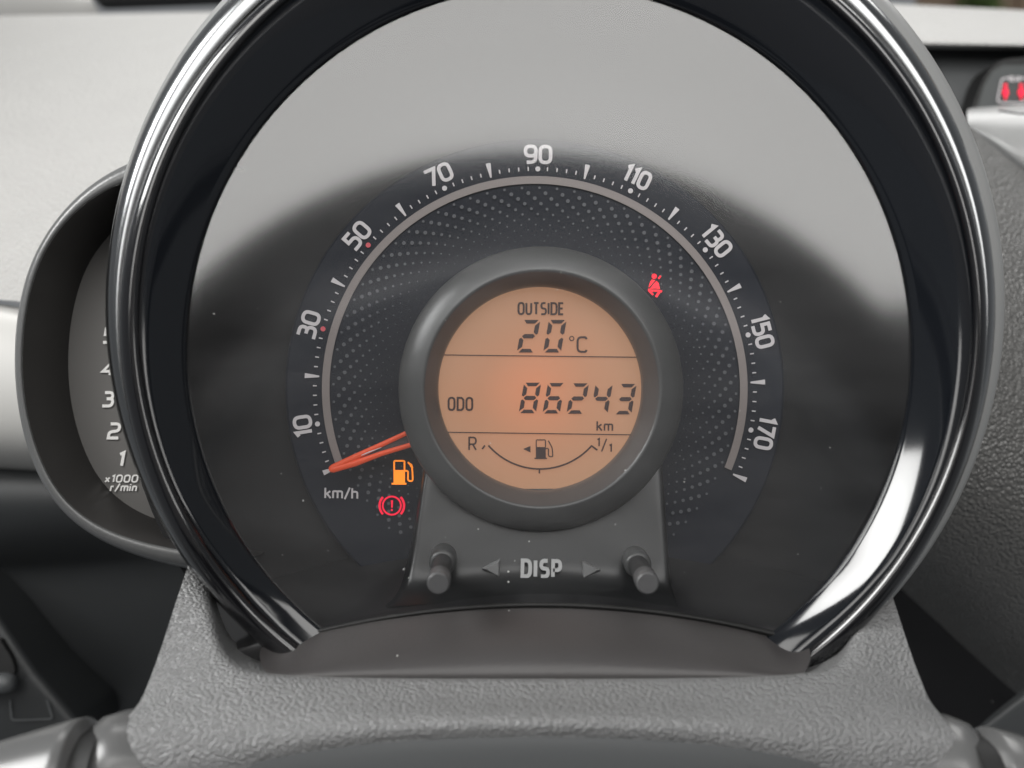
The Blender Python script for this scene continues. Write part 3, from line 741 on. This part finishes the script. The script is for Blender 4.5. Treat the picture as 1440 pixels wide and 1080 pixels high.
# =================================================================== STEERING COLUMN COVER
def at(px, py, d): return at_real(px, py, .196 - (.196 - d) * .55)
sc_ = empty('steering_column_cover'); tag(sc_, 'light grey leather-grained steering column cover below the instrument hood', 'column cover')
def half(rows_l):
    """rows of left-hand control points to full rows, mirrored about x=760 in the photograph"""
    out = []
    for r in rows_l:
        l = [at(*p) for p in r]
        rr = [at(1505 - p[0], p[1] + (p[3] if len(p) > 3 else 0), p[2]) for p in [(q + (0,)) if len(q) == 3 else q for q in r[:-1]][::-1]]
        out.append(l[:] + rr)
    return out
rl = [[(268, 780, .2070), (282, 796, .2060), (300, 826, .2040), (312, 880, .2040), (345, 930, .2040), (560, 975, .2040), (752, 985, .2040)],
      [(262, 803, .2000), (280, 818, .1985), (300, 840, .1970), (310, 890, .1960), (345, 935, .1960), (560, 972, .1960), (752, 980, .1960)],
      [(246, 850, .1885), (270, 856, .1875), (299, 864, .1865), (312, 908, .1840), (350, 942, .1840), (560, 968, .1840), (752, 972, .1840)],
      [(226, 915, .1780), (258, 912, .1770), (300, 902, .1755), (322, 928, .1740), (362, 950, .1740), (560, 962, .1740), (752, 964, .1740)],
      [(208, 962, .1690), (245, 952, .1685), (296, 938, .1680), (335, 940, .1672), (372, 949, .1668), (560, 952, .1665), (752, 952, .1665)],
      [(199, 985, .1640), (245, 968, .1640), (300, 954, .1638), (345, 951, .1632), (385, 954, .1630), (560, 957, .1628), (752, 957, .1628)],
      [(184, 1003, .1550), (230, 992, .1545), (300, 985, .1540), (345, 983, .1535), (385, 982, .1532), (560, 984, .1530), (752, 984, .1530)],
      [(160, 1032, .1460), (210, 1022, .1455), (290, 1018, .1450), (345, 1014, .1445), (400, 1011, .1440), (560, 1005, .1430), (752, 1002, .1428)],
      [(146, 1058, .1420), (200, 1052, .1410), (280, 1046, .1405), (345, 1040, .1400), (410, 1033, .1395), (560, 1021, .1390), (752, 1016, .1388)],
      [(138, 1085, .1410), (195, 1085, .1395), (280, 1075, .1390), (345, 1062, .1390), (420, 1050, .1392), (560, 1034, .1395), (752, 1028, .1396)],
      [(134, 1140, .1420), (195, 1140, .1410), (280, 1130, .1420), (345, 1110, .1430), (420, 1090, .1440), (560, 1070, .1450), (752, 1062, .1450)]]
grid('cover_shell', half(rl), M['cover'], sc_, sub=4)
# lower apron: smooth darker part below the front ridge
grid('front_apron', half([[(340, 1075, .1405), (420, 1056, .1405), (560, 1040, .1405), (752, 1034, .1405)], [(340, 1100, .139), (420, 1080, .139), (560, 1060, .139), (752, 1052, .139)], [(340, 1160, .137), (420, 1150, .137), (560, 1140, .137), (752, 1140, .137)]]), M['recess'], sc_, sub=3)
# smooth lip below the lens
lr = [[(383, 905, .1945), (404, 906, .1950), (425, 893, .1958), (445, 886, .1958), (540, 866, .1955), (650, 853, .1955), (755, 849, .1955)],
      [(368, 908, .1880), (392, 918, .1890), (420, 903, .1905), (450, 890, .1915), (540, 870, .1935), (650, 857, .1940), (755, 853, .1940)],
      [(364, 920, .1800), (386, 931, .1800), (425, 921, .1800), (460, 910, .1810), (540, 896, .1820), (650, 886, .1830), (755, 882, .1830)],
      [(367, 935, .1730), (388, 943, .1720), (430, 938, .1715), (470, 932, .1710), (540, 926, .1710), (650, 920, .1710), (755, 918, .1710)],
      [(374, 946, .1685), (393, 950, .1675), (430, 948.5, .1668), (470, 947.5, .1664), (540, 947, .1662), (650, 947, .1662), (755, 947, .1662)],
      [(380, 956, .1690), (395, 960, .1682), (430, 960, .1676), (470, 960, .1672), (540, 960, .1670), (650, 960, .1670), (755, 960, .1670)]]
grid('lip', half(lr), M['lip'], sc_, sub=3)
at = at_real
grid('lens_seal', [arch_row(760, 846.5, 43, 335, .1950), arch_row(760, 849, 43, 335, .1943), arch_row(760, 852.5, 43, 335, .1943), arch_row(760, 855, 43, 335, .1950)], M['black'], cl, sub=2)

# =================================================================== STALKS
def stalk(label, pts, groove, collar):
    s = empty('column_stalk'); tag(s, label, 'stalk')
    def run(name, ps, mat, n=36):
        P = [(at(x, y, d), r) for x, y, d, r in ps]; rows = []
        for i, (p, r) in enumerate(P):
            a = P[max(i - 1, 0)][0]; b = P[min(i + 1, len(P) - 1)][0]; t = (b - a).normalized()
            u = Vector((0, 1, 0)); u = (u - t * u.dot(t)).normalized(); w = t.cross(u)
            rows.append([p + (u * math.cos(2 * math.pi * k / n) + w * math.sin(2 * math.pi * k / n)) * r for k in range(n)])
        return grid(name, rows, mat, s, closed=True)
    run('lever', pts, M['stalk']); run('groove', groove, M['black']); run('collar', collar, M['stalk'])
px = .17 / F
stalk('light grey column stalk with dark groove in the lower left corner',
      [(-260, 1185, .170, 70 * px), (-100, 1135, .170, 68 * px), (0, 1118, .170, 72 * px), (60, 1108, .170, 80 * px), (100, 1104, .170, 88 * px), (116, 1103, .170, 90 * px), (122, 1102, .170, 86 * px), (124, 1102, .170, 60 * px)],
      [(118, 1102, .170, 72 * px), (150, 1100, .170, 72 * px)],
      [(140, 1101, .171, 60 * px), (143, 1100, .171, 78 * px), (155, 1096, .172, 86 * px), (180, 1090, .174, 90 * px), (220, 1085, .177, 90 * px)])
stalk('light grey column stalk with dark groove in the lower right corner',
      [(1700, 1185, .170, 70 * px), (1560, 1145, .170, 70 * px), (1480, 1130, .170, 76 * px), (1420, 1118, .170, 84 * px), (1390, 1114, .170, 88 * px), (1384, 1113, .170, 84 * px), (1382, 1113, .170, 60 * px)],
      [(1388, 1113, .170, 72 * px), (1350, 1108, .170, 72 * px)],
      [(1366, 1109, .171, 60 * px), (1363, 1108, .171, 78 * px), (1350, 1104, .172, 86 * px), (1325, 1096, .174, 90 * px), (1290, 1090, .177, 90 * px)])

# =================================================================== STEERING WHEEL (round the camera; seen mirrored in the lens)
sw = empty('steering_wheel'); tag(sw, 'black steering wheel rim mirrored as a dark arch in the clear lens', 'steering wheel')
WC = Vector((.0135, .015, -.107)); WR = .186
def torus(name, rad, ra, rb, mat, off=0.0, n=96, m=20, a0=0, a1=360, parent=sw):
    rows = []
    for i in range(n + (0 if a1 - a0 == 360 else 1)):
        a = R(a0 + (a1 - a0) * i / n); c = Vector((math.cos(a), 0, math.sin(a)))
        rows.append([WC + c * (rad + ra * math.cos(2 * math.pi * k / m)) + Vector((0, off + rb * math.sin(2 * math.pi * k / m), 0)) for k in range(m)])
    if a1 - a0 == 360: rows.append(rows[0])
    return grid(name, rows, mat, parent, closed=True)
torus('rim', WR, .0165, .014, M['rubber'])
torus('added_pale_band', WR - .0340, .0055, .006, M['silver'], 0.0, a0=8, a1=172)  # silver arc added so the lens mirrors a pale band
hub = [[WC + Vector((r * 1.1 * math.cos(2 * math.pi * k / 40), y, r * math.sin(2 * math.pi * k / 40) - .02)) for k in range(40)] for r, y in ((.070, .03), (.072, .0), (.066, -.022), (.045, -.032), (.002, -.035))]
grid('hub', hub, M['rubber'], sw, closed=True)
for a in (-8, 188, 270):
    c = Vector((math.cos(R(a)), 0, math.sin(R(a)))); t = Vector((-c.z, 0, c.x))
    rows = []
    for r, w in ((.06, .026), (.11, .019), (.15, .017), (WR, .02)):
        rows.append([WC + c * r + t * w * s + Vector((0, y, 0)) for s, y in ((-1, -.004), (-.7, -.010), (.7, -.010), (1, -.004), (.7, .008), (-.7, .008))])
    grid('spoke', rows, M['rubber'], sw, sub=2, closed=True)

# =================================================================== ADDED SEAT BACK (unseen; blocks lamp light and gives haze inside the mirrored arch)
seat = empty('reflection_blocker'); tag(seat, 'unseen grey seat back added to shape the reflection inside the wheel arch', 'seat')
M['cloth'] = plastic('blocker_cloth_grey', (0.40, 0.385, 0.38), 0.85, 0.4, 700, 0.0003)  # pale cloth so the added seat back lends the lens haze
rows = []
for z, w, y in ((-.55, .26, -.40), (-.35, .29, -.42), (-.15, .31, -.45), (.02, .315, -.475), (.10, .30, -.49), (.150, .25, -.50), (.172, .19, -.505), (.176, .05, -.505)):
    rows.append([Vector((.0 + w * math.cos(2 * math.pi * k / 32), y - .05 + .06 * math.sin(2 * math.pi * k / 32) * (1 if math.sin(2 * math.pi * k / 32) < 0 else .8), z)) for k in range(32)])
grid('blocker_back', rows, M['cloth'], seat, sub=1, closed=True)
